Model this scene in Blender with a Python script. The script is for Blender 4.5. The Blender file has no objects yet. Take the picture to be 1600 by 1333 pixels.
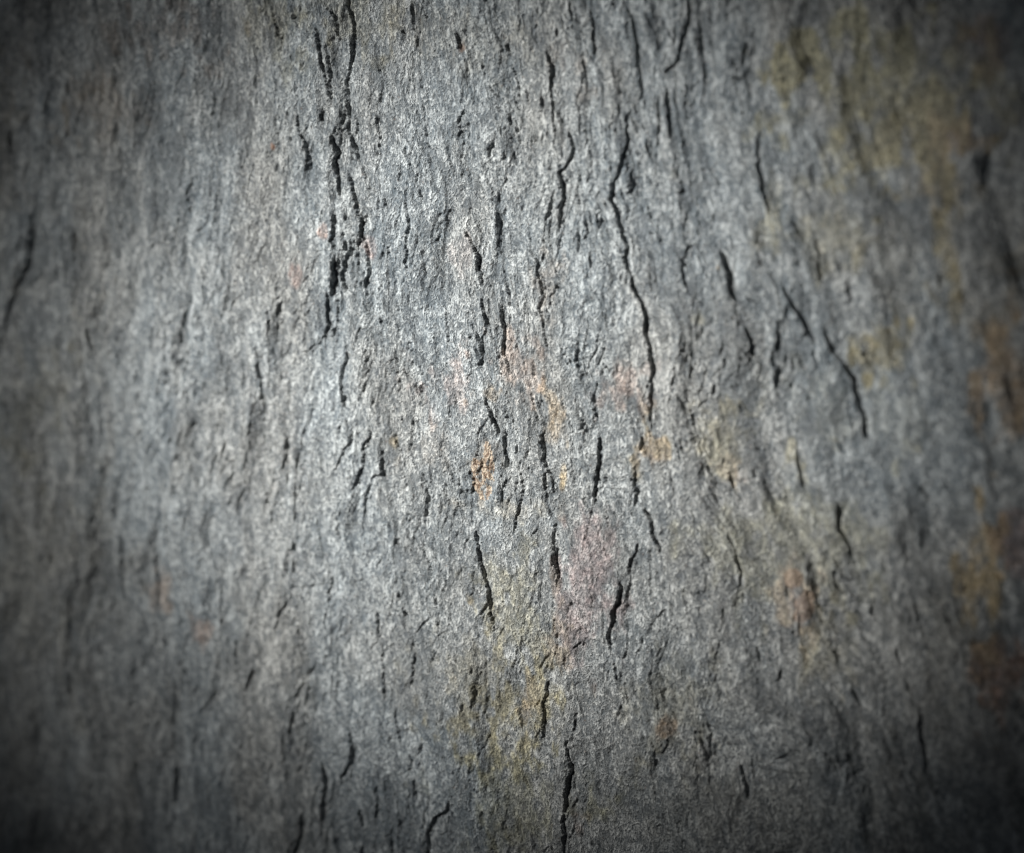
import bpy, math, time
import numpy as np
from mathutils import Vector, Matrix

SC = bpy.context.scene
COL = SC.collection
T0 = time.time()

# ------------------------------------------------------------------ camera
W, H = 1600.0, 1333.0            # the photograph's raster, used to trace the rock
LENS, SENSOR, DIST = 60.0, 36.0, 0.40
cam_d = bpy.data.cameras.new('camera')
cam_d.lens = LENS
cam_d.sensor_width = SENSOR
cam_d.sensor_fit = 'HORIZONTAL'
cam_d.clip_start = 0.01
cam_d.clip_end = 20
cam = bpy.data.objects.new('camera', cam_d)
COL.objects.link(cam)
cam.location = (0, -DIST, 0)
cam.rotation_euler = (math.radians(90), 0, 0)
cam_d.dof.use_dof = True
cam_d.dof.focus_distance = DIST
cam_d.dof.aperture_fstop = 6.0
cam_d.dof.aperture_blades = 0
SC.camera = cam

# the rock face is a plane through PC, nearer to the camera towards the upper right
A = 0.66
PXC, PYC = 772.0, 667.0
K = SENSOR / LENS / W                       # ray slope per pixel
PC = np.array([(PXC - W/2) * K * DIST, 0.0, 0.0])
GN = np.array([0.972*A, 1.0, 0.233*A])
NN = -GN / np.linalg.norm(GN)               # faces the camera
VV = np.array([0, 0, 1.0]); VV -= VV.dot(NN)*NN; VV /= np.linalg.norm(VV)
UU = np.cross(VV, NN)
if UU[0] < 0: UU = -UU

# ------------------------------------------------------------------ world, lamp, exposure
wd = bpy.data.worlds.new('World'); SC.world = wd; wd.use_nodes = True
bg = wd.node_tree.nodes['Background']
bg.inputs['Color'].default_value = (0.80, 0.88, 1.0, 1)
bg.inputs['Strength'].default_value = 0.03

def aim(o, frm, to):
    o.location = frm
    o.rotation_euler = (Vector(to) - Vector(frm)).to_track_quat('-Z', 'Y').to_euler()

def spot(name, energy, size_deg, blend, rad, frm, to, col):
    l = bpy.data.lights.new(name, 'SPOT'); l.energy = energy
    l.spot_size = math.radians(size_deg); l.spot_blend = blend
    l.shadow_soft_size = rad; l.color = col
    o = bpy.data.objects.new(name, l); COL.objects.link(o); aim(o, frm, to)
    return o

def slab_pt(px, py, h=0.0):
    d = np.array([(px - W/2)*K, 1.0, -(py - H/2)*K])
    o = np.array([0, -DIST, 0.0])
    t = (PC - o).dot(GN) / d.dot(GN)
    return o + t*d + NN*h

# unseen lamps at the upper left; oval cones shaped to imitate lens vignette
D_L = UU*-0.8 + VV*0.6 + NN; D_L /= np.linalg.norm(D_L)
def oval_spot(name, px, py, half, sx, phi, energy):
    at = slab_pt(px, py); pos = at + D_L*1.0
    o = spot(name, energy, math.degrees(half*2), 1.0, 0.022, pos, at, (1.0, 1.0, 0.975))
    xl = np.cross([0, 0, 1.0], D_L); xl /= np.linalg.norm(xl); yl = np.cross(D_L, xl)
    x2 = xl*math.cos(phi) + yl*math.sin(phi); y2 = -xl*math.sin(phi) + yl*math.cos(phi)
    m = Matrix.Identity(4)
    for k in range(3):
        m[k][0] = x2[k]*sx; m[k][1] = y2[k]; m[k][2] = D_L[k]; m[k][3] = pos[k]
    o.matrix_world = m
oval_spot('vignette_spot', 715, 606, 0.0865, 1.556, 0.684, 75.0)
oval_spot('vignette_spot', 461, 605, 0.116, 1.664, 0.78, 25.0)  # weaker, wider fill added to brighten the left side

SC.view_settings.view_transform = 'Standard'
SC.view_settings.look = 'None'
SC.view_settings.exposure = 0.0
SC.view_settings.gamma = 1.0

# ------------------------------------------------------------------ numpy noise
def lattice(seed, n=256):
    return np.random.RandomState(seed).rand(n, n).astype(np.float32)
_lat = {}
def vnoise(x, y, seed):
    """smooth value noise, 0..1"""
    if seed not in _lat: _lat[seed] = lattice(seed)
    L = _lat[seed]
    xi = np.floor(x); yi = np.floor(y)
    fx = (x - xi).astype(np.float32); fy = (y - yi).astype(np.float32)
    xi = xi.astype(np.int32) & 255; yi = yi.astype(np.int32) & 255
    x1 = (xi + 1) & 255; y1 = (yi + 1) & 255
    fx = fx*fx*fx*(fx*(fx*6 - 15) + 10); fy = fy*fy*fy*(fy*(fy*6 - 15) + 10)
    a = L[yi, xi]; b = L[yi, x1]; c = L[y1, xi]; d = L[y1, x1]
    return (a + (b-a)*fx) + ((c + (d-c)*fx) - (a + (b-a)*fx))*fy
def fbm(x, y, seed, octs=4, gain=0.5):
    s = 0; a = 1.0; t = 0
    for i in range(octs):
        c, q = math.cos(0.5*i + seed), math.sin(0.5*i + seed)
        c, q = (1, 0) if i == 0 else (math.cos(0.12*i), math.sin(0.12*i))
        s = s + a*vnoise((x*c - y*q) + 17.3*i, (x*q + y*c) + 9.1*i, seed*7 + i); t += a
        a *= gain; x = x*2.03; y = y*2.03
    return s/t
def ridge(x, y, seed, octs=3):
    s = 0; a = 1.0; t = 0
    for i in range(octs):
        s = s + a*(1 - np.abs(2*vnoise(x + 5.7*i, y + 3.3*i, seed*11 + i) - 1)); t += a
        a *= 0.5; x = x*2.07; y = y*2.07
    return s/t
def sstep(a, b, x):
    t = np.clip((x - a)/(b - a), 0, 1); return t*t*(3 - 2*t)

# ------------------------------------------------------------------ grid over the rock face
STEP = 1.62
def axis(lo, hi, step, ext):
    c = list(np.arange(lo, hi, step)); s = step
    a = []; x = lo
    while x > lo - ext: s = min(s*1.12, 14); x -= s; a.append(x)
    b = []; x = c[-1]; s = step
    while x < hi + ext: s = min(s*1.12, 14); x += s; b.append(x)
    return np.array(a[::-1] + c + b)
ax = axis(-30, 1630, STEP, 620); ay = axis(-30, 1363, STEP, 620)
PX, PY = np.meshgrid(ax, ay)
PX = PX.astype(np.float64); PY = PY.astype(np.float64)
DX = (PX - W/2)*K; DZ = -(PY - H/2)*K
O = np.array([0, -DIST, 0.0])
TT = (PC - O).dot(GN) / (DX*GN[0] + GN[1] + DZ*GN[2])
POS = np.stack([TT*DX - PC[0], TT - DIST - PC[1], TT*DZ - PC[2]], -1)     # relative to PC
Um = POS @ UU * 1000.0; Vm = POS @ VV * 1000.0                           # millimetres on the slab
del POS

# wobble so that traced lines break up like real fissures
wob = lambda s, a, f: (fbm(Um*f, Vm*f, s, 3) - 0.5)*2*a
WX = PX + wob(1, 3.2, 0.40) + wob(2, 1.6, 1.6)
WY = PY + wob(3, 3.0, 0.5)

# ------------------------------------------------------------------ traced fissures: (width px, strength, points)
CR = [
(3,.7,[(415,5),(424,25)]),(3,.8,[(461,5),(467,27),(473,46),(480,54)]),(3,.6,[(501,11),(505,21)]),
(4.5,1,[(505,39),(507,65),(512,92),(516,110),(521,130),(526,145),(529,168)]),
(4,1,[(519,0),(524,15),(532,28),(536,45),(538,65)]),(4,.9,[(523,80),(524,107),(527,140),(529,160)]),
(5,1,[(545,-30),(547,0),(552,17),(557,37),(557,60),(555,78),(557,95),(550,108),(546,130),(549,155)]),
(5,1,[(541,150),(547,170),(551,190),(550,207),(557,225),(564,243),(565,258)]),(4,.8,[(560,178),(564,195),(561,212)]),
(5.5,1,[(535,195),(530,220),(536,240),(530,258),(537,280),(536,293),(544,318)]),
(6,1,[(547,262),(555,288),(561,310),(567,333),(571,348)]),(4,.9,[(572,258),(580,283),(581,292),(595,298),(597,308)]),
(3.5,.8,[(604,303),(611,322)]),(3.5,.8,[(620,68),(620,85),(611,98),(612,137)]),
(5,1,[(616,142),(621,170),(623,185),(631,205),(640,225),(646,250),(661,291)]),(4,1,[(632,45),(639,60)]),
(4,.9,[(472,168),(478,198),(486,220),(491,243),(493,269)]),(3,.8,[(450,175),(451,193)]),
(3,.8,[(566,38),(568,60),(570,85),(569,108),(567,120)]),(3,.7,[(575,8),(585,15),(583,28)]),
(6,.8,[(720,50),(730,78)]),(3,.8,[(726,170),(729,200),(732,222),(730,253),(727,287)]),
(6,.7,[(775,135),(784,152)]),(5,.9,[(793,65),(798,90)]),(4,.8,[(797,235),(793,262)]),(3,.8,[(460,85),(464,96)]),
(3,.7,[(600,195),(604,218),(600,230)]),(4,.8,[(515,165),(516,195)]),(3,.8,[(634,307),(643,330)]),
(3,.8,[(856,20),(845,32),(841,50),(838,68)]),(4,1,[(800,95),(807,115),(814,140),(820,160)]),(3,.8,[(827,140),(831,168)]),
(5,.9,[(800,172),(805,200)]),(5,.9,[(889,-10),(894,25),(900,60)]),(4,.7,[(899,5),(903,24),(912,45)]),
(5,1,[(858,72),(865,100),(866,135),(869,165),(874,198),(878,218)]),(4,.6,[(852,148),(853,180)]),
(5,.8,[(924,12),(928,45),(931,73),(932,98)]),(5,.7,[(960,-10),(962,25)]),
(6,.9,[(978,2),(990,30),(996,58),(997,85),(1001,110),(1005,140),(1005,160)]),
(8,.9,[(1075,-20),(1077,28),(1072,65),(1065,95),(1046,115),(1049,135)]),(6,.7,[(1060,40),(1057,75)]),
(6,.8,[(1035,148),(1036,175),(1032,217)]),(7,.9,[(1047,135),(1050,175),(1055,220)]),
(5.5,1,[(991,165),(984,187),(986,215),(982,238),(974,270),(962,287),(958,310),(965,333),(972,355),(973,370),(981,388),(975,405),(985,430),(995,460),(1005,473),(1009,493),(1010,518),(1018,540),(1022,573),(1020,598),(1019,628),(1020,666),(1017,690)]),
(3.5,.9,[(924,215),(917,243),(908,270),(907,300),(909,330)]),(5,.8,[(1012,213),(1018,240),(1026,260)]),
(4.5,1,[(892,195),(901,232),(893,257),(881,270),(886,293),(882,333),(877,365)]),(6,.8,[(1030,293),(1025,308)]),
(8,.6,[(1187,192),(1183,225),(1187,270),(1198,305),(1206,345)]),(8,.6,[(1070,290),(1066,303)]),(10,.4,[(1165,62),(1160,105)]),
(3.5,.7,[(835,212),(835,232)]),(3.5,.7,[(856,207),(852,232)]),(6,.4,[(1229,85),(1234,95),(1236,125)]),(6,.3,[(1260,82),(1262,103)]),
(9,.5,[(52,330),(50,373),(45,408),(28,453),(18,495),(15,528),(0,545)]),(10,.7,[(78,378),(88,408),(95,443)]),
(7,.7,[(139,508),(145,535),(153,560)]),(6,.4,[(198,395),(198,425)]),(5,.5,[(328,515),(324,560)]),
(9,.7,[(16,200),(19,245)]),(9,.4,[(104,125),(106,152)]),(5,.6,[(306,290),(306,322)]),
(3.5,.9,[(512,325),(509,360),(510,373)]),(5,1,[(529,325),(531,358),(529,375),(532,390)]),(3,1.0,[(530,392),(545,391),(565,388)]),
(7.5,1.1,[(532,393),(529,413),(531,440),(525,470)]),(6,1.1,[(520,450),(516,473),(516,508),(512,520),(501,532)]),
(3,.8,[(490,530),(491,538),(482,549),(470,552)]),(7.5,1.1,[(570,325),(572,358),(565,388)]),
(5,1,[(573,370),(579,398),(580,420),(575,440),(575,455)]),(4,.8,[(579,333),(575,348)]),(5,1,[(536,460),(534,488),(529,508)]),
(3.5,.8,[(562,435),(559,450)]),(3,.7,[(546,440),(543,460)]),(4,.8,[(522,510),(522,530)]),
(5.5,1,[(537,528),(544,550),(544,565),(536,573),(534,595),(537,620),(542,647)]),
(4,1,[(642,325),(644,360),(640,378),(641,405),(644,429)]),(3.5,.8,[(694,348),(688,370),(680,383)]),
(2.5,.7,[(605,363),(611,393),(617,408),(621,433)]),
(3.3,.8,[(642,430),(632,445),(630,468),(624,483),(634,503),(639,523),(644,535),(637,553),(636,573),(632,588)]),
(4,1,[(727,350),(736,373),(744,385),(750,400),(751,420),(756,433),(756,448)]),
(4,.9,[(760,458),(756,473),(760,488),(764,503),(760,518),(756,538),(757,558),(752,580)]),(3,.8,[(762,430),(772,455)]),
(4.5,1,[(782,468),(785,495),(787,520),(786,550),(791,563)]),(3,.7,[(665,405),(670,438)]),(2.8,.7,[(697,468),(706,513),(705,533),(700,553)]),
(5.5,.9,[(405,533),(406,565),(412,603),(416,628),(416,650)]),(3.5,.9,[(572,508),(566,520),(562,535)]),(3,.8,[(597,488),(600,505)]),
(3,.7,[(579,545),(577,570),(575,595)]),(2.8,.7,[(625,540),(620,560),(605,568),(607,595),(602,628)]),(3,.7,[(659,598),(659,623)]),
(4,.9,[(632,648),(631,663)]),(5,1,[(757,613),(763,633),(769,645),(775,666),(781,678)]),(3,.7,[(760,598),(769,610)]),
(4,.6,[(425,493),(421,513)]),(5,.5,[(437,425),(433,458)]),(3,.7,[(492,408),(487,420)]),
(4.3,1,[(832,360),(834,390),(842,405),(846,438),(851,463),(844,483),(852,510),(856,533),(856,568)]),
(4,.6,[(906,340),(907,403)]),(5,.8,[(925,388),(927,425)]),
(7.5,.9,[(1124,385),(1130,398),(1140,428),(1145,453),(1153,473)]),(7,.8,[(1163,503),(1175,538),(1172,573)]),(8,.8,[(1136,556),(1141,575)]),
(7,.7,[(1117,598),(1117,618)]),(4,.9,[(887,523),(888,545),(889,575),(878,590),(871,605),(877,628),(871,660)]),
(3,.6,[(863,438),(860,458)]),(4,.9,[(930,633),(935,660)]),(3,.7,[(856,645),(853,666)]),(6,.5,[(1117,333),(1115,348)]),
(6,.6,[(1082,643),(1088,666)]),(3,.8,[(804,533),(806,553)]),(3,.6,[(836,540),(836,558)]),
(9,1,[(1225,443),(1242,473),(1260,503),(1272,530),(1272,545)]),(8,.9,[(1274,366),(1280,390),(1280,412)]),(7,.6,[(1250,385),(1246,428)]),
(8,.6,[(1287,503),(1294,520),(1300,558)]),(10,1,[(1317,565),(1332,595),(1336,618),(1342,640),(1349,660),(1350,700)]),
(9,.6,[(1320,433),(1325,453),(1330,478)]),(8,.5,[(1343,543),(1360,573)]),(12,.6,[(1495,453),(1510,478)]),(6,.5,[(1235,338),(1250,363)]),
(11,.4,[(1465,420),(1468,445)]),(11,.8,[(11,781),(13,846)]),(7,.5,[(213,671),(206,726)]),(7,.45,[(233,826),(243,871),(247,906),(243,961)]),
(8,.6,[(193,866),(194,901)]),(6,.7,[(347,899),(347,961)]),(5,.6,[(381,781),(376,841)]),(5,.5,[(298,886),(298,911)]),
(3.5,.6,[(368,891),(371,904),(378,911)]),(9,.5,[(75,856),(85,886)]),
(4,.9,[(553,660),(551,693),(541,703),(532,721),(519,748)]),(4,.8,[(535,660),(534,678)]),
(4,1,[(580,660),(579,681),(571,701),(568,726),(563,738),(550,771)]),
(4.5,1,[(605,696),(598,711),(600,741),(585,746),(575,763),(571,786),(568,809),(566,841)]),
(4,1,[(539,772),(530,796),(523,806),(525,823)]),(4,.8,[(531,806),(534,826),(533,851),(530,868)]),(4,.8,[(616,666),(625,703)]),
(3.8,1,[(635,718),(635,748),(644,771),(645,793),(640,813),(650,841),(660,856),(670,878),(678,903),(679,923),(684,953)]),
(3,.8,[(675,961),(663,976),(651,991)]),(5.5,1,[(781,671),(790,681),(791,711),(794,736)]),
(5.5,1,[(741,812),(740,841),(746,866),(754,896),(761,926),(765,956),(770,973),(773,993)]),
(3,.8,[(741,888),(736,906),(740,923),(728,938)]),(4,.9,[(733,723),(736,741),(741,753),(736,778)]),(3.5,.9,[(754,711),(754,731),(742,743)]),
(4,.7,[(418,763),(426,791),(430,826)]),(4,.5,[(451,673),(448,711),(450,758)]),(6,.7,[(403,698),(404,716)]),(4.5,.7,[(461,868),(460,891)]),
(5,.7,[(510,883),(516,906),(515,931),(509,961),(509,995)]),(4,.6,[(564,883),(568,911)]),(4,.7,[(451,923),(449,946),(438,963),(434,993)]),
(5,.7,[(588,953),(593,973),(589,993)]),(4,.9,[(703,948),(702,983),(695,1000),(680,1025),(672,1050),(672,1075),(671,1102)]),
(5,1,[(855,666),(848,683),(851,711),(857,738),(866,753),(869,773)]),(4.5,.9,[(852,733),(856,766)]),
(4,.9,[(808,713),(815,743),(818,766),(810,788),(806,816),(802,840)]),
(5.3,1,[(933,666),(938,691),(938,723),(931,751),(928,793)]),(5,.8,[(1004,680),(1002,705)]),(4.5,.8,[(995,723),(993,748),(994,773),(989,796)]),
(5.3,1,[(1000,783),(1007,801),(1016,813),(1020,833),(1033,856),(1033,871)]),(5,.9,[(995,841),(993,861),(985,886),(984,900)]),
(8,1.1,[(972,900),(972,926),(970,943),(964,953),(966,968),(960,981),(958,1000),(962,1025)]),
(4.3,1,[(868,811),(864,841),(867,871),(874,898),(881,918)]),(3.5,.9,[(867,936),(865,956),(869,979),(873,998)]),
(7,1,[(921,978),(918,998)]),(3,.8,[(944,796),(954,826)]),(3,.8,[(840,801),(839,828),(828,843)]),(7,.7,[(1085,666),(1092,701)]),
(7,.7,[(1136,733),(1146,766)]),(5.5,.6,[(1135,826),(1147,861),(1151,891),(1153,931)]),(8,.5,[(1174,730),(1178,748)]),
(2.5,.7,[(928,863),(930,903),(929,953)]),(6,.5,[(1128,946),(1130,978)]),
(8,.8,[(1308,778),(1310,821),(1328,856),(1330,878)]),(8,.6,[(1243,698),(1245,731),(1260,776)]),(9,.5,[(1434,758),(1451,788)]),
(7,.6,[(1224,911),(1224,936)]),(8,.5,[(1298,866),(1317,911)]),(9,.6,[(1356,943),(1358,960)]),(6,.6,[(1210,766),(1216,783)]),
(8,.7,[(249,1030),(247,1082)]),(8,.7,[(285,1040),(291,1072)]),(8,.7,[(350,1073),(330,1092),(315,1112),(312,1145),(300,1180)]),
(8,.8,[(277,1187),(277,1225),(274,1260)]),(6,.8,[(395,1042),(385,1080)]),(12,.9,[(20,1162),(24,1212),(20,1262),(27,1295)]),
(11,.4,[(110,1045),(110,1095)]),(10,.5,[(52,1105),(60,1147)]),(9,.5,[(180,1225),(185,1245)]),(7,.5,[(362,1160),(370,1200)]),
(6,.9,[(495,1012),(493,1037),(478,1065),(471,1097)]),(6,.6,[(460,1107),(456,1150)]),
(6.5,.9,[(542,1130),(543,1155),(548,1175),(543,1192),(532,1212),(529,1235)]),(6.5,.9,[(497,1185),(505,1220),(503,1262),(505,1290)]),
(9,1,[(475,1270),(471,1305),(465,1340)]),(4,.9,[(648,1000),(649,1022),(646,1057),(642,1078)]),
(4,.8,[(620,1105),(621,1135),(627,1165)]),(6,1,[(707,1243),(700,1265),(678,1280),(670,1302),(669,1340)]),
(4,.6,[(597,1000),(598,1050),(602,1100)]),(4,.5,[(561,1007),(561,1075)]),(4,.7,[(641,1175),(641,1200),(635,1207)]),
(5,.7,[(580,1220),(587,1250),(589,1295)]),(5,.7,[(560,1262),(565,1297)]),(9,.9,[(562,1318),(562,1350)]),(6,.8,[(612,1290),(612,1340)]),
(4,.6,[(646,1212),(648,1250)]),(4,.6,[(662,1262),(661,1295)]),(4,.6,[(659,1162),(654,1180)]),(3,.6,[(585,1215),(600,1205),(617,1205)]),
(4,.9,[(759,1261),(757,1273)]),(3,.8,[(772,1142),(760,1167)]),
(5.5,1,[(955,1025),(957,1045),(952,1070),(944,1095)]),(4.5,1,[(859,1037),(860,1085),(852,1097),(854,1125),(851,1160)]),
(4,.9,[(907,1105),(900,1145)]),(6.5,1.1,[(890,1150),(891,1175),(896,1200),(891,1222),(888,1262),(885,1282),(889,1300),(887,1340)]),
(3,.7,[(888,1018),(888,1040)]),(4,.8,[(915,1000),(900,1012)]),(6,.7,[(985,1013),(981,1027)]),
(6,.7,[(1152,1185),(1167,1232),(1169,1255)]),(5,.6,[(1172,1185),(1180,1220)]),(7,.6,[(1195,1067),(1187,1097)]),(6,.5,[(1182,1007),(1186,1037)]),
(4,.8,[(988,1203),(984,1213)]),(3,.7,[(907,1245),(895,1265)]),(8,.7,[(1297,1012),(1305,1045)]),(7,.6,[(1325,1070),(1342,1107)]),
(10,.6,[(1397,1013),(1400,1034)]),(9,.5,[(1412,1057),(1420,1082)]),(8,.65,[(1435,1100),(1442,1150),(1450,1197),(1455,1210)]),
(8,.4,[(1350,1125),(1365,1170)]),(12,.6,[(1510,1250),(1520,1325)]),(7,.6,[(1218,1043),(1217,1066)]),
]
rng = np.random.RandomState(5)
# short unnamed fissures of the same grain, sparse, also beyond the frame
for i in range(380):
    x = rng.uniform(-600, 2200); y = rng.uniform(-600, 1900)
    inside = 0 < x < W and 0 < y < H
    n = rng.randint(2, 5); L = rng.uniform(8, 20)
    if not inside: n = rng.randint(3, 8); L = rng.uniform(14, 30)
    lean = -0.12 + 0.00022*(x - 700) + rng.normal(0, 0.12)
    pts = [(x, y)]
    for k in range(n):
        pts.append((pts[-1][0] + L*lean + rng.normal(0, 2.0), pts[-1][1] + L*rng.uniform(.7, 1.2)))
    if not inside and any(-30 < a_ < W + 30 and -30 < b_ < H + 30 for a_, b_ in pts): continue
    if inside and rng.rand() < .4: continue
    CR.append((rng.uniform(2, 3.4) if inside else rng.uniform(3, 6), rng.uniform(.3, .6) if inside else rng.uniform(.5, 1), pts))

NAMED = 0
def bend(p, q, ang, L):
    d = np.array(q, float) - np.array(p, float); d /= np.hypot(*d) + 1e-9
    c, s_ = math.cos(ang), math.sin(ang)
    return d[0]*c - d[1]*s_, d[0]*s_ + d[1]*c
extra = []
for w, s, pts in CR:
    tot = sum(math.hypot(b[0]-a[0], b[1]-a[1]) for a, b in zip(pts, pts[1:]))
    for p, q in ((pts[1], pts[0]), (pts[-2], pts[-1])):
        if rng.rand() < (.62 if not (480 < q[0] < 610 and 180 < q[1] < 560) else .12):                       # a hairline tail runs on from either end
            L = rng.uniform(.35, .8)*min(tot, 90); a = rng.normal(0, .18)
            dx, dy = bend(p, q, a, L); sg = 1 if dy > 0 else -1
            x, y = q; t = [(x - dx*w, y - dy*w)]
            for k in range(3):
                x += dx*L/3 + rng.normal(0, 1.6); y += abs(dy)*sg*L/3; t.append((x, y))
            extra.append((max(w*.45, 1.9), s*.7, t))
    if tot > 35 and pts[0][0] < 1100 and not (480 < pts[0][0] < 610 and pts[0][1] < 560):
        for k in range(int(rng.poisson(tot/60.0))):     # splinter cracks leave at a narrow angle
            i = rng.randint(0, len(pts) - 1)
            dx, dy = bend(pts[i], pts[i+1], rng.choice([-1, 1])*rng.uniform(.22, .6), 1)
            L = rng.uniform(16, 46); x, y = pts[i]; t = [(x, y)]
            for j in range(3):
                x += dx*L/3 + rng.normal(0, 1.5); y += dy*L/3; dx *= .6; t.append((x, y))
            extra.append((max(w*.42, 1.9), s*.7, t))
CR += extra
groove = np.zeros(PX.shape, np.float32)      # mm, positive = depth
lift = np.zeros(PX.shape, np.float32)        # mm, ledge relief beside a fissure
MM = K*DIST*1000.0                           # millimetres per pixel at focus
for ci, (w, s, pts) in enumerate(CR):
    pts = np.array(pts, float)
    seg = np.hypot(*(pts[1:] - pts[:-1]).T); cum = np.r_[0, np.cumsum(seg)]; tot = cum[-1]
    R = 74.0 if w > 3 else 34.0
    x0, x1 = pts[:, 0].min() - R, pts[:, 0].max() + R
    y0, y1 = pts[:, 1].min() - R*.5, pts[:, 1].max() + R*.5
    i0, i1 = np.searchsorted(ax, [x0, x1]); j0, j1 = np.searchsorted(ay, [y0, y1])
    if i1 - i0 < 2 or j1 - j0 < 2: continue
    X = WX[j0:j1, i0:i1]; Y = WY[j0:j1, i0:i1]
    best = np.full(X.shape, 1e9); sgn = np.zeros(X.shape); tpar = np.zeros(X.shape)
    for k in range(len(pts) - 1):
        ax_, ay_ = pts[k]; bx_, by_ = pts[k+1] - pts[k]
        ll = seg[k]**2 + 1e-9
        t = np.clip(((X - ax_)*bx_ + (Y - ay_)*by_)/ll, 0, 1)
        ex = X - ax_ - t*bx_; ey = Y - ay_ - t*by_
        d = np.hypot(ex, ey)
        m = d < best
        best[m] = d[m]; tpar[m] = ((cum[k] + t*seg[k])/tot)[m]
        cr = (bx_*ey - by_*ex)                     # >0 on the left of a line that runs down
        sgn[m] = np.sign(cr)[m]
    r2 = np.random.RandomState(ci + 11)
    taper = np.clip(np.minimum(tpar, 1 - tpar)*tot/ (w*6.0), 0, 1)**0.75
    wn = 0.80 + 0.45*vnoise(tpar*tot/13.0 + ci*3.1, np.full(X.shape, ci*1.7), 77)
    ww = np.maximum((0.29*w if w < 5 else 1.45 + .20*(w - 5))*taper*wn, 1.0)
    if True:
        g = np.exp(-(best/ww)**2*0.9) * np.minimum(1, taper*1.9) * s * (0.55 + 0.42*w) * MM * 1.85
        # the groove hangs under the lip: steep on the lip side, softer on the other
        g = np.where(sgn > 0, np.exp(-(best/(ww*0.62))**2)/np.maximum(np.exp(-(best/ww)**2*0.9), 1e-6)*g, g)
    sub = groove[j0:j1, i0:i1]; np.maximum(sub, g.astype(np.float32), out=sub)
    side = 1.0 if r2.rand() < 0.86 else -1.0
    amp = s*w*MM*r2.uniform(.35, .85)
    fall = r2.uniform(10, 26)*(1 if w > 3 else .5)
    te = sstep(0, .22, tpar)*sstep(0, .22, 1 - tpar)
    l = np.where(sgn*side > 0, amp*np.exp(-best/fall), -0.55*amp*np.exp(-best/(fall*.8)))*te
    lift[j0:j1, i0:i1] += l.astype(np.float32)
lift = np.tanh(lift/1.0)*1.0
print('cracks', time.time() - T0)

# ------------------------------------------------------------------ relief (mm)
lean = np.interp(PX, [0, 300, 700, 1000, 1250, 1600], [-.16, -.13, .0, .12, .36, .36])
lw = Um + lean*Vm + 2.6*(fbm(Um*.05, Vm*.03, 31, 3) - .5)*6
big = (fbm(Um*.022, Vm*.012, 40, 3) - .5)*4.0
fold = (fbm(lw*.085 + 4, Vm*.028, 39, 3) - .5)*4.8*(sstep(920, 1250, PX) + .6*(1 - sstep(120, 420, PX)))*(1 - .9*np.exp(-((PX - 1242)/60)**2 - ((PY - 25)/80)**2))
mid = (fbm(lw*.13, Vm*.045, 41, 4) - .5)*1.5
sm = (fbm(lw*.42, Vm*.17, 42, 4) - .5)*.52
terr = fbm(lw*.16 + 3, Vm*.05, 43, 4)*7.0           # thin laminae: soft terraces
fl = np.floor(terr); fr = terr - fl
terrace = (fl + sstep(.44, .56, fr))*0.34
scale = ridge(lw*.75, Vm*.34, 44, 3)
wr = ridge(lw*1.25 + 2, Vm*.55, 48, 2)
wr2 = ridge(lw*.5 + 7, Vm*.22, 50, 3)
wrinkle = (wr**2 - .4)*.14 + (wr2**2 - .4)*.18
fine = wrinkle + (fbm(Um*1.5, Vm*1.0, 45, 3) - .5)*.18
streak = np.clip(ridge(lw*.50, Vm*.075, 46, 2) - .80, 0, 1)*fbm(Um*.1, Vm*.1, 47, 2)*.45
streak *= sstep(.47, .62, fbm(Um*.045, Vm*.045, 49, 3))
def hair(fu, fv, seed, wd, lo, hi, depth):
    n = fbm(lw*fu, Vm*fv, seed, 4, .55)
    g = np.exp(-((n - .5)/wd)**2)
    return g*sstep(lo, hi, fbm(Um*.16, Vm*.07, seed + 1, 3))*depth
hairs = hair(.20, .035, 80, .014, .47, .62, .55)
HM = big + fold + mid + sm + terrace*(1 - .45*sstep(1050, 1250, PX)) + (scale - .5)*.15 + fine - streak - hairs + lift - groove
# larger hollows and knobs read off the photograph: px, py, rx, ry, mm
for bx, by, rx, ry, hh in [(1247,100,11,30,1.2),(1231,98,8,24,-.9),(1442,775,14,18,-.9),(305,300,7,22,.9),(1240,905,20,18,1.0),
        (1250,955,20,34,1.1),(1165,440,22,42,1.2),(1155,600,18,40,1.1),(1060,545,34,40,.9),(1105,170,34,60,1.3),(1110,95,14,60,-1.2),
        (548,430,16,36,-1.0),(552,365,16,26,.7),(500,470,18,60,.8),(715,1270,30,20,-.5),(925,890,34,80,.7),(985,940,10,36,-.9),
        (1330,600,16,40,-.9),(1290,520,16,40,.8),(780,70,30,60,-.7),(60,400,30,60,-1.5),(340,1130,20,50,1.0),(545,1170,14,50,-.7),
        (1405,830,16,40,1.0),(1320,985,30,60,-.8),(1480,620,50,60,.9),(100,1150,60,80,-.9),(757,735,20,40,.35)]:
    dd = ((WX - bx)/rx)**2 + ((WY - by)/ry)**2
    HM += hh*.75*np.exp(-dd)
for cx, cy, rx, ry, h_ in [(553,425,21,36,.8),(775,1075,32,40,.3),(480,500,0,0,0),(870,790,24,26,.3),
        (1092,430,22,50,.5),(640,885,48,70,.35),(1245,565,34,60,.7),(1050,1040,46,60,.4),(770,705,22,60,.4),(300,600,40,120,.4),(760,300,30,80,.25),(1010,330,30,70,.4),(930,560,26,90,.3)]:
    if rx == 0: continue
    dd = np.hypot((WX - cx)/rx, (WY - cy)/ry) + (fbm(lw*.3, Vm*.12, 90, 4) - .5)*1.5
    HM -= h_*(1 - sstep(.93, 1.03, dd))
HM = HM.astype(np.float32)
print('relief', time.time() - T0)

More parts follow.
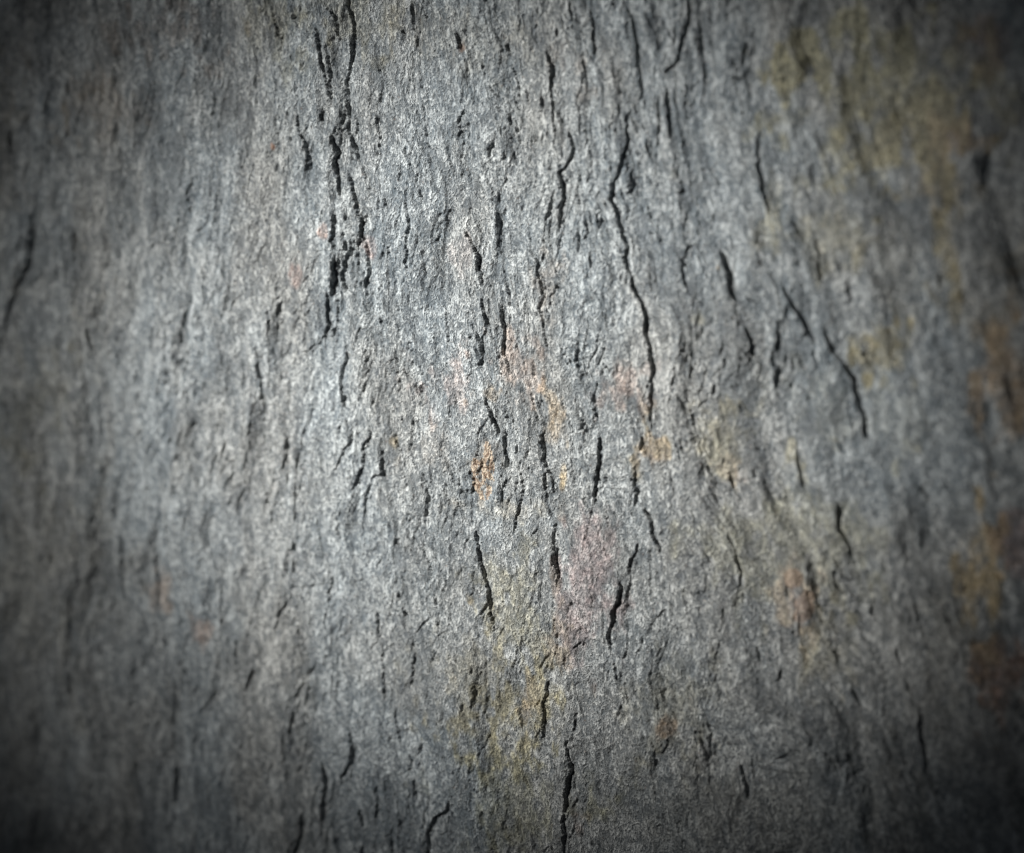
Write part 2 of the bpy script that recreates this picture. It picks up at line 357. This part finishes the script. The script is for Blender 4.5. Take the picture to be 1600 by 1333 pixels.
# ------------------------------------------------------------------ mineral stains (tint colours of the stone itself)
ST = [ # px, py, rx, ry, colour, strength
(1243,98,34,52,(.44,.38,.20),.85),(1390,150,150,120,(.46,.42,.27),.85),(1440,200,80,66,(.50,.42,.24),.8),(1340,70,80,80,(.40,.37,.22),.7),(1500,215,45,34,(.55,.36,.2),.7),
(1545,60,46,40,(.24,.13,.09),.6),(1470,290,60,34,(.48,.38,.22),.65),(1207,345,26,60,(.42,.36,.19),.6),(1290,365,60,50,(.38,.33,.2),.5),
(1482,405,24,72,(.42,.33,.15),.6),(1385,545,52,46,(.45,.36,.16),.68),(1575,570,42,90,(.55,.37,.2),.8),(1560,470,60,80,(.30,.25,.16),.5),
(1125,700,110,66,(.50,.45,.32),.8),(1028,706,28,30,(.60,.40,.22),.6),(1165,742,30,30,(.52,.36,.25),.5),(1230,830,110,110,(.46,.43,.30),.6),
(1540,900,30,90,(.58,.42,.2),.9),(1572,1050,44,60,(.36,.19,.12),.7),(1590,850,36,50,(.30,.16,.13),.6),(1238,935,30,46,(.60,.43,.32),.5),
(1290,1010,40,50,(.42,.37,.24),.4),(805,950,50,90,(.46,.41,.26),.6),(735,1060,60,80,(.46,.41,.29),.55),(820,1125,58,70,(.44,.38,.22),.55),
(800,1150,80,60,(.45,.40,.24),.6),(825,1110,14,44,(.50,.32,.18),.5),(820,1240,110,70,(.34,.32,.18),.5),(960,610,52,38,(.62,.45,.36),.62),
(805,572,48,40,(.70,.52,.40),.6),(868,625,16,52,(.60,.44,.26),.65),(690,592,52,40,(.66,.50,.42),.5),(765,612,26,16,(.68,.48,.26),.6),
(925,905,50,92,(.46,.34,.31),.72),(757,735,24,46,(.62,.46,.30),.3),(882,745,7,16,(.66,.48,.24),.8),(795,800,70,18,(.62,.54,.40),.4),
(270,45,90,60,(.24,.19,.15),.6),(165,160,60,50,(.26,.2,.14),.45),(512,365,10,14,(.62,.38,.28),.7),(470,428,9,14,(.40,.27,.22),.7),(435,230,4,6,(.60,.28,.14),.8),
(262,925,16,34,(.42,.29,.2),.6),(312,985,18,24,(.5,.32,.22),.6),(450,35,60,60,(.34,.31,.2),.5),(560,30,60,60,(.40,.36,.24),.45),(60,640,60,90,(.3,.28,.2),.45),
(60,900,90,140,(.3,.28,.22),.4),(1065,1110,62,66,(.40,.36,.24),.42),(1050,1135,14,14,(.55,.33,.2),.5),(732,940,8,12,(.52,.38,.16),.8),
(700,60,90,40,(.36,.32,.24),.35),(730,78,6,10,(.42,.22,.12),.8),(725,400,22,26,(.55,.44,.38),.35),(587,385,10,12,(.6,.42,.36),.6),
(1125,418,5,7,(.5,.34,.14),.8),(1100,500,14,14,(.62,.55,.36),.5),(620,690,9,24,(.55,.43,.24),.6),(655,710,60,30,(.55,.46,.36),.3),
(1000,150,60,60,(.40,.38,.33),.3),(905,100,24,40,(.50,.42,.34),.4),(860,450,22,70,(.56,.46,.36),.45),(1500,1000,90,90,(.3,.27,.2),.3),
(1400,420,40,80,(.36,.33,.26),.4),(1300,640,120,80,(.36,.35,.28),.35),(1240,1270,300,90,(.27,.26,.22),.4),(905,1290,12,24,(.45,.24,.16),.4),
(2000,500,240,400,(.33,.27,.15),.6),(-300,300,240,300,(.3,.26,.19),.5),(900,-300,200,160,(.38,.33,.2),.5),(800,1650,240,180,(.36,.32,.2),.5)]
edge = (fbm(Um*.35, Vm*.22, 61, 4) - .5)
edge2 = (fbm(Um*.12, Vm*.08, 62, 4) - .5)
spk = fbm(Um*.9, Vm*.6, 63, 3)
tr = np.zeros(PX.shape + (3,), np.float32); tw = np.zeros(PX.shape, np.float32)
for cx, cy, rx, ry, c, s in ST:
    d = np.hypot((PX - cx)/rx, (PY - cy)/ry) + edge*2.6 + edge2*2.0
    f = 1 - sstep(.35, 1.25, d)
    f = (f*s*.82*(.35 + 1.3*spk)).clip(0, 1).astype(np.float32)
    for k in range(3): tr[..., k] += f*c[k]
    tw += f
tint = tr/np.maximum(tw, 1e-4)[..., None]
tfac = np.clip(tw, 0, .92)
# broad drift of the stone between blue-grey and warm grey, and paler/darker bands
warm = sstep(.32, .78, fbm(lw*.045, Vm*.022, 64, 5, .6) + .10*(1 - sstep(0, 380, PX)) + .08*sstep(900, 1400, PX) + .04*sstep(800,1250,PY))
pale = fbm(lw*.20, Vm*.07, 65, 4)
# bluer, smoother scars where a flake has come off
scar = np.zeros(PX.shape, np.float32)
for cx, cy, rx, ry, s in [(775,1075,34,42,.9),(505,480,18,50,.8),(555,425,16,30,.6),(1165,545,22,50,.7),(1320,600,24,50,.8),(1090,430,24,50,.5),
     (770,540,12,70,.7),(480,540,22,24,.6),(115,380,36,60,.6),(1350,190,50,60,.4),(735,925,14,34,.7),(870,790,26,26,.6),(640,880,50,70,.45),(1050,1040,50,60,.4),
     (770,700,26,60,.45),(830,830,30,40,.5),(520,90,30,60,.5),(1240,560,40,60,.6),(1130,120,60,90,.5),(1010,60,40,50,.45),(1195,560,20,60,.5),(675,1110,22,30,.7),(1340,320,60,40,.5)]:
    d = np.hypot((WX - cx)/rx, (WY - cy)/ry) + edge*1.2 + edge2*.8
    scar = np.maximum(scar, (s*(1 - sstep(.6, 1.1, d))).astype(np.float32))
scar = np.maximum(scar, .75*sstep(.60, .70, fbm(lw*.11 + 9, Vm*.05, 66, 4)).astype(np.float32))

# ------------------------------------------------------------------ vertices in the slab's frame (metres)
NORM_LOCAL = True
nv, nu = PX.shape
co = np.empty((nv*nu, 3), np.float32)
co[:, 0] = (Um/1000).ravel(); co[:, 1] = (Vm/1000).ravel(); co[:, 2] = (HM/1000).ravel()
P3 = co.reshape(nv, nu, 3)
du = np.gradient(P3, axis=1); dv = np.gradient(P3, axis=0)
nrm = np.cross(du, dv); nrm /= np.linalg.norm(nrm, axis=-1, keepdims=True)
if nrm[..., 2].mean() < 0: nrm = -nrm; FLIP = True
else: FLIP = False
nrm = nrm.reshape(-1, 3)
vcol = np.ones((nv*nu, 4), np.float32); vcol[:, :3] = tint.reshape(-1, 3); vcol[:, 3] = tfac.ravel()
vmix = np.ones((nv*nu, 4), np.float32); vmix[:, 0] = warm.ravel(); vmix[:, 1] = pale.ravel(); vmix[:, 2] = scar.ravel()

# ------------------------------------------------------------------ materials
def slate(name, rusty=0.0, pinkish=0.0):
    m = bpy.data.materials.new(name); m.use_nodes = True
    nt = m.node_tree; N = nt.nodes; L = nt.links
    for n in list(N): N.remove(n)
    def new(t, **kw):
        n = N.new(t)
        for k, v in kw.items(): setattr(n, k, v)
        return n
    def lk(a, b): L.new(a, b)
    def mth(op, a, b=None, clamp=False):
        n = new('ShaderNodeMath', operation=op, use_clamp=clamp)
        for i, v in enumerate([a, b]):
            if v is None: continue
            if isinstance(v, (int, float)): n.inputs[i].default_value = v
            else: lk(v, n.inputs[i])
        return n.outputs[0]
    def mixc(f, a, b, mode='MIX'):
        n = new('ShaderNodeMix', data_type='RGBA', blend_type=mode)
        for s, v in (('Factor', f), ('A', a), ('B', b)):
            sock = [q for q in n.inputs if q.name == s and (q.type == ('VALUE' if s == 'Factor' else 'RGBA'))][0]
            if isinstance(v, (int, float)): sock.default_value = v
            elif isinstance(v, tuple): sock.default_value = v + (1,)
            else: lk(v, sock)
        return [q for q in n.outputs if q.type == 'RGBA'][0]
    def ramp(x, a, b):
        n = new('ShaderNodeMapRange', interpolation_type='SMOOTHSTEP'); lk(x, n.inputs[0])
        n.inputs[1].default_value = a; n.inputs[2].default_value = b
        return n.outputs[0]
    def noise(vec, scale, detail=2.0, rough=.5, dist=0.0):
        n = new('ShaderNodeTexNoise'); lk(vec, n.inputs['Vector'])
        n.inputs['Scale'].default_value = scale; n.inputs['Detail'].default_value = detail
        n.inputs['Roughness'].default_value = rough; n.inputs['Distortion'].default_value = dist
        return n.outputs[0]
    tc = new('ShaderNodeTexCoord').outputs['Object']
    mp = new('ShaderNodeMapping'); lk(tc, mp.inputs[0]); mp.inputs['Scale'].default_value = (1000, 560, 1000)   # mm, drawn out along the grain
    p = mp.outputs[0]
    mp2 = new('ShaderNodeMapping'); lk(tc, mp2.inputs[0]); mp2.inputs['Scale'].default_value = (1000, 900, 1000)
    q = mp2.outputs[0]
    a = new('ShaderNodeVertexColor', layer_name='stain'); b = new('ShaderNodeVertexColor', layer_name='stone')
    sep = new('ShaderNodeSeparateColor'); lk(b.outputs[0], sep.inputs[0])
    warm_, pale_, scar_ = sep.outputs
    # crystal grain: pale specks and a network of pale threads over blue-grey
    n1 = noise(q, 1.95, 2.0, .60)
    n2 = noise(p, .72, 1.6, .5, 1.1)
    n3 = noise(p, .22, 3.0, .6, .8)
    n4 = noise(p, .50, 3.0, .65, .5)
    def thread(v, w):
        d = mth('ABSOLUTE', mth('SUBTRACT', v, .5))
        return mth('SUBTRACT', 1.0, ramp(d, 0.0, w))
    th1 = thread(n2, .085)
    th0 = thread(noise(p, 1.5, 1.0, .5, .8), .11)
    th2 = thread(noise(p, .30, 2.2, .55, 1.4), .036)
    g = mth('ADD', mth('MULTIPLY', ramp(n1, .46, .56), .22), mth('ADD', mth('MULTIPLY', th1, .66), mth('MULTIPLY', th0, .40)))
    g = mth('ADD', g, mth('MULTIPLY', th2, .48))
    g = mth('MULTIPLY', g, mth('ADD', .42, mth('MULTIPLY', pale_, .80)))
    g = mth('MULTIPLY', g, mth('ADD', .50, mth('MULTIPLY', ramp(n4, .36, .60), .80)))
    g = mth('MULTIPLY', g, mth('SUBTRACT', 1.0, mth('MULTIPLY', scar_, .55)), clamp=True)
    dark = mixc(warm_, (.112, .138, .158), (.128, .133, .132))
    dark = mixc(mth('MULTIPLY', ramp(n3, .35, .65), .8), dark, (.088, .102, .114))
    lite = mixc(warm_, (.62, .655, .66), (.605, .605, .58))
    base = mixc(g, dark, lite)
    # stains soak the pale grain more than the dark
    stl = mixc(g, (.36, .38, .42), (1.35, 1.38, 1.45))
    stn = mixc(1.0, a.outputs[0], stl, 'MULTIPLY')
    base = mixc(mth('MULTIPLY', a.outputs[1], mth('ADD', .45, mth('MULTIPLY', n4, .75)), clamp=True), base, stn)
    # minute brown and iron grains
    n5 = noise(q, 1.1, 2.0, .6)
    base = mixc(mth('MULTIPLY', ramp(n5, .68, .76), .45), base, (.22, .12, .07))
    if rusty:
        r = mixc(ramp(noise(q, 1.3, 2.0, .6), .38, .62), (.22, .11, .05), (.76, .62, .46))
        base = mixc(rusty, base, r)
    if pinkish:
        r = mixc(ramp(noise(q, .9, 2.0, .6), .35, .65), (.34, .20, .13), (.66, .47, .34))
        base = mixc(pinkish, base, r)
    bs = new('ShaderNodeBsdfPrincipled'); out = new('ShaderNodeOutputMaterial')
    lk(base, bs.inputs['Base Color']); lk(bs.outputs[0], out.inputs[0])
    rr = new('ShaderNodeMapRange'); lk(n1, rr.inputs[0]); rr.inputs[3].default_value = .50; rr.inputs[4].default_value = .85
    lk(rr.outputs[0], bs.inputs['Roughness'])
    bs.inputs['Specular IOR Level'].default_value = .28
    hgt = mth('ADD', mth('MULTIPLY', n1, .55), mth('ADD', mth('MULTIPLY', th1, .46), mth('MULTIPLY', th0, .25)))
    hgt = mth('ADD', hgt, mth('MULTIPLY', n4, .5))
    hgt = mth('ADD', hgt, mth('MULTIPLY', th2, .34))
    bp = new('ShaderNodeBump'); lk(hgt, bp.inputs['Height'])
    bp.inputs['Strength'].default_value = 1.0; bp.inputs['Distance'].default_value = .00046
    lk(bp.outputs[0], bs.inputs['Normal'])
    return m
M_SLATE = slate('grey_slate'); M_RUST = slate('rusty_crust', rusty=.68); M_PINK = slate('pink_mineral', pinkish=.4)

# ------------------------------------------------------------------ split into the layers that the long fissures separate
DV = [
 [(60,-900),(52,333),(50,373),(45,408),(28,453),(18,495),(15,528),(12,780),(13,846),(20,1162),(24,1212),(20,1262),(27,1295),(30,2200)],
 [(300,-900),(306,290),(306,322),(328,515),(324,560),(233,826),(243,871),(247,906),(243,961),(249,1030),(247,1082),(277,1187),(277,1225),(274,1260),(270,2200)],
 [(400,-900),(415,5),(424,25),(450,175),(451,193),(437,425),(433,458),(405,533),(406,565),(412,603),(416,628),(416,650),(403,698),(418,763),(426,791),(430,826),(434,993),(395,1042),(385,1080),(390,2200)],
 [(545,-900),(547,0),(552,17),(557,37),(557,60),(555,78),(557,95),(550,108),(546,130),(547,170),(551,190),(550,207),(557,225),(564,243),(565,258),(571,345),(572,358),(565,388),(536,460),(534,488),(537,528),(544,550),(544,565),(536,573),(534,595),(537,620),(542,647),(534,678),(532,721),(539,772),(530,796),(531,806),(534,826),(533,851),(530,868),(510,883),(516,906),(515,931),(509,961),(509,995),(495,1012),(493,1037),(478,1065),(471,1097),(460,1107),(456,1150),(475,1270),(471,1305),(465,1335),(460,2200)],
 [(700,-900),(720,50),(730,78),(726,170),(729,200),(732,222),(730,253),(727,287),(727,350),(736,373),(744,385),(750,400),(751,420),(756,433),(760,458),(756,473),(760,488),(764,503),(760,518),(756,538),(757,558),(752,580),(757,613),(763,633),(769,645),(775,666),(741,812),(740,841),(746,866),(754,896),(761,926),(765,956),(770,973),(773,993),(772,1142),(760,1167),(707,1243),(700,1265),(678,1280),(670,1302),(669,1340),(660,2200)],
 [(855,-900),(858,72),(865,100),(866,135),(869,165),(874,198),(878,218),(881,270),(886,293),(882,333),(877,365),(842,405),(846,438),(851,463),(844,483),(852,510),(856,533),(856,568),(853,666),(848,683),(851,711),(857,738),(866,753),(869,773),(868,811),(864,841),(867,871),(874,898),(867,936),(865,956),(869,979),(873,998),(859,1037),(860,1085),(852,1097),(854,1125),(851,1149),(890,1151),(891,1175),(896,1200),(891,1222),(888,1262),(885,1282),(889,1300),(887,1340),(885,2200)],
 [(980,-900),(978,2),(990,30),(996,58),(997,85),(1001,110),(1005,140),(991,165),(984,187),(986,215),(982,238),(974,270),(962,287),(958,310),(965,333),(972,355),(973,370),(981,388),(975,405),(985,430),(995,460),(1005,473),(1009,493),(1010,518),(1018,540),(1022,573),(1020,598),(1019,628),(1020,666),(1017,690),(995,723),(993,748),(994,773),(995,841),(993,861),(985,886),(972,900),(972,926),(970,943),(964,953),(966,968),(960,981),(958,1000),(962,1024),(955,1026),(957,1045),(952,1070),(944,1095),(950,1330),(950,2200)],
 [(1165,-900),(1165,62),(1160,105),(1187,192),(1183,225),(1187,270),(1198,305),(1206,345),(1225,443),(1242,473),(1260,503),(1272,530),(1272,545),(1317,565),(1332,595),(1336,618),(1342,640),(1349,660),(1350,700),(1308,778),(1310,821),(1328,856),(1317,911),(1297,1012),(1305,1045),(1325,1070),(1342,1107),(1350,1125),(1365,1170),(1380,2200)],
 [(1490,-900),(1465,420),(1468,445),(1495,453),(1510,478),(1434,758),(1451,788),(1397,1013),(1400,1034),(1412,1057),(1420,1082),(1435,1100),(1442,1150),(1450,1197),(1455,1210),(1510,1250),(1520,1325),(1520,2200)]]
reg = np.zeros(PX.shape, np.int8)
for d in DV:
    d = np.array(d, float)
    reg += (WX > np.interp(WY, d[:, 1], d[:, 0])).astype(np.int8)
def blob(cx, cy, rx, ry, n=1.1):
    return np.hypot((WX - cx)/rx, (WY - cy)/ry) + edge*n < .8
rust = (blob(765,724,12,34,2.0) | blob(741,742,7,30,2.0) | blob(756,768,13,14,2.0)) & (spk > .44)
pink = blob(1238,905,18,20,.8) | blob(1252,950,20,34,.8)
reg[rust] = 20; reg[pink] = 21
HM2 = P3[..., 2]

root = bpy.data.objects.new('slate_rock_face', None); COL.objects.link(root)
root.empty_display_size = .05
R = Matrix(((UU[0], VV[0], -0.0), (UU[1], VV[1], 0), (UU[2], VV[2], 0)))
mat = Matrix.Identity(4)
for r in range(3):
    mat[r][0] = UU[r]; mat[r][1] = VV[r]; mat[r][2] = NN[r]; mat[r][3] = PC[r]
root.matrix_world = mat
root['label'] = 'weathered blue-grey slate rock face split by dark vertical cracks with ochre and pink mineral stains'
root['category'] = 'rock'

jj, ii = np.meshgrid(np.arange(nv - 1), np.arange(nu - 1), indexing='ij')
v00 = (jj*nu + ii).ravel(); quad = np.stack([v00, v00 + 1, v00 + nu + 1, v00 + nu], -1)
if FLIP: quad = quad[:, ::-1]
freg = reg[:-1, :-1].ravel()

def part(name, faces, material, label=None):
    used, inv = np.unique(faces, return_inverse=True)
    me = bpy.data.meshes.new(name)
    nf = len(faces)
    me.vertices.add(len(used)); me.vertices.foreach_set('co', co[used].ravel())
    me.loops.add(nf*4); me.loops.foreach_set('vertex_index', inv.reshape(-1).astype(np.int32))
    me.polygons.add(nf); me.polygons.foreach_set('loop_start', np.arange(0, nf*4, 4, dtype=np.int32))
    me.update(calc_edges=True)
    me.polygons.foreach_set('use_smooth', np.ones(nf, bool))
    for nm, arr in (('stain', vcol), ('stone', vmix)):
        at = me.color_attributes.new(nm, 'FLOAT_COLOR', 'POINT')
        at.data.foreach_set('color', arr[used].ravel())
    me.normals_split_custom_set_from_vertices(nrm[used].tolist())
    me.materials.append(material)
    o = bpy.data.objects.new(name, me); COL.objects.link(o); o.parent = root
    if label: o['label'] = label
    return o
LBL = ['dark blurred layer along the left edge of the rock', 'wide grey layer on the left, out of focus', 'pale blue-grey layer left of the deepest cracks',
 'layer with the squared-off lifted flake and dense cracks at its top', 'sharp pale layer left of the rust-coloured crust', 'layer with the long crack and olive stain near its foot',
 'narrow layer with the mauve patch beside the long crack', 'broad blurred layer right of the long winding crack', 'grey layer with yellow-olive stains at the upper right', 'dark layer with the orange stain along the right edge']
for r in range(10):
    part('rock_layer', quad[freg == r], M_SLATE, LBL[r])
part('rust_crust', quad[freg == 20], M_RUST, 'small orange-brown iron crust in the middle of the rock')
part('mineral_crust', quad[freg == 21], M_PINK, 'pinkish knob of mineral on the lower right')

# the stone behind the layers
import bmesh
bm = bmesh.new()
x0, x1 = co[:, 0].min(), co[:, 0].max(); y0, y1 = co[:, 1].min(), co[:, 1].max()
ins = .004
vs = [bm.verts.new((x, y, z)) for z in (-.016, -.070) for x, y in ((x0 + ins, y0 + ins), (x1 - ins, y0 + ins), (x1 - ins, y1 - ins), (x0 + ins, y1 - ins))]
for f in ((0,1,2,3), (7,6,5,4), (0,4,5,1), (1,5,6,2), (2,6,7,3), (3,7,4,0)): bm.faces.new([vs[i] for i in f])
bmesh.ops.bevel(bm, geom=list(bm.edges), offset=.006, segments=2, affect='EDGES')
me = bpy.data.meshes.new('bedrock'); bm.to_mesh(me); bm.free(); me.materials.append(M_SLATE)
bo = bpy.data.objects.new('bedrock', me); COL.objects.link(bo); bo.parent = root
print('done', time.time() - T0, 'faces', len(quad), 'h', HM.min(), HM.max())
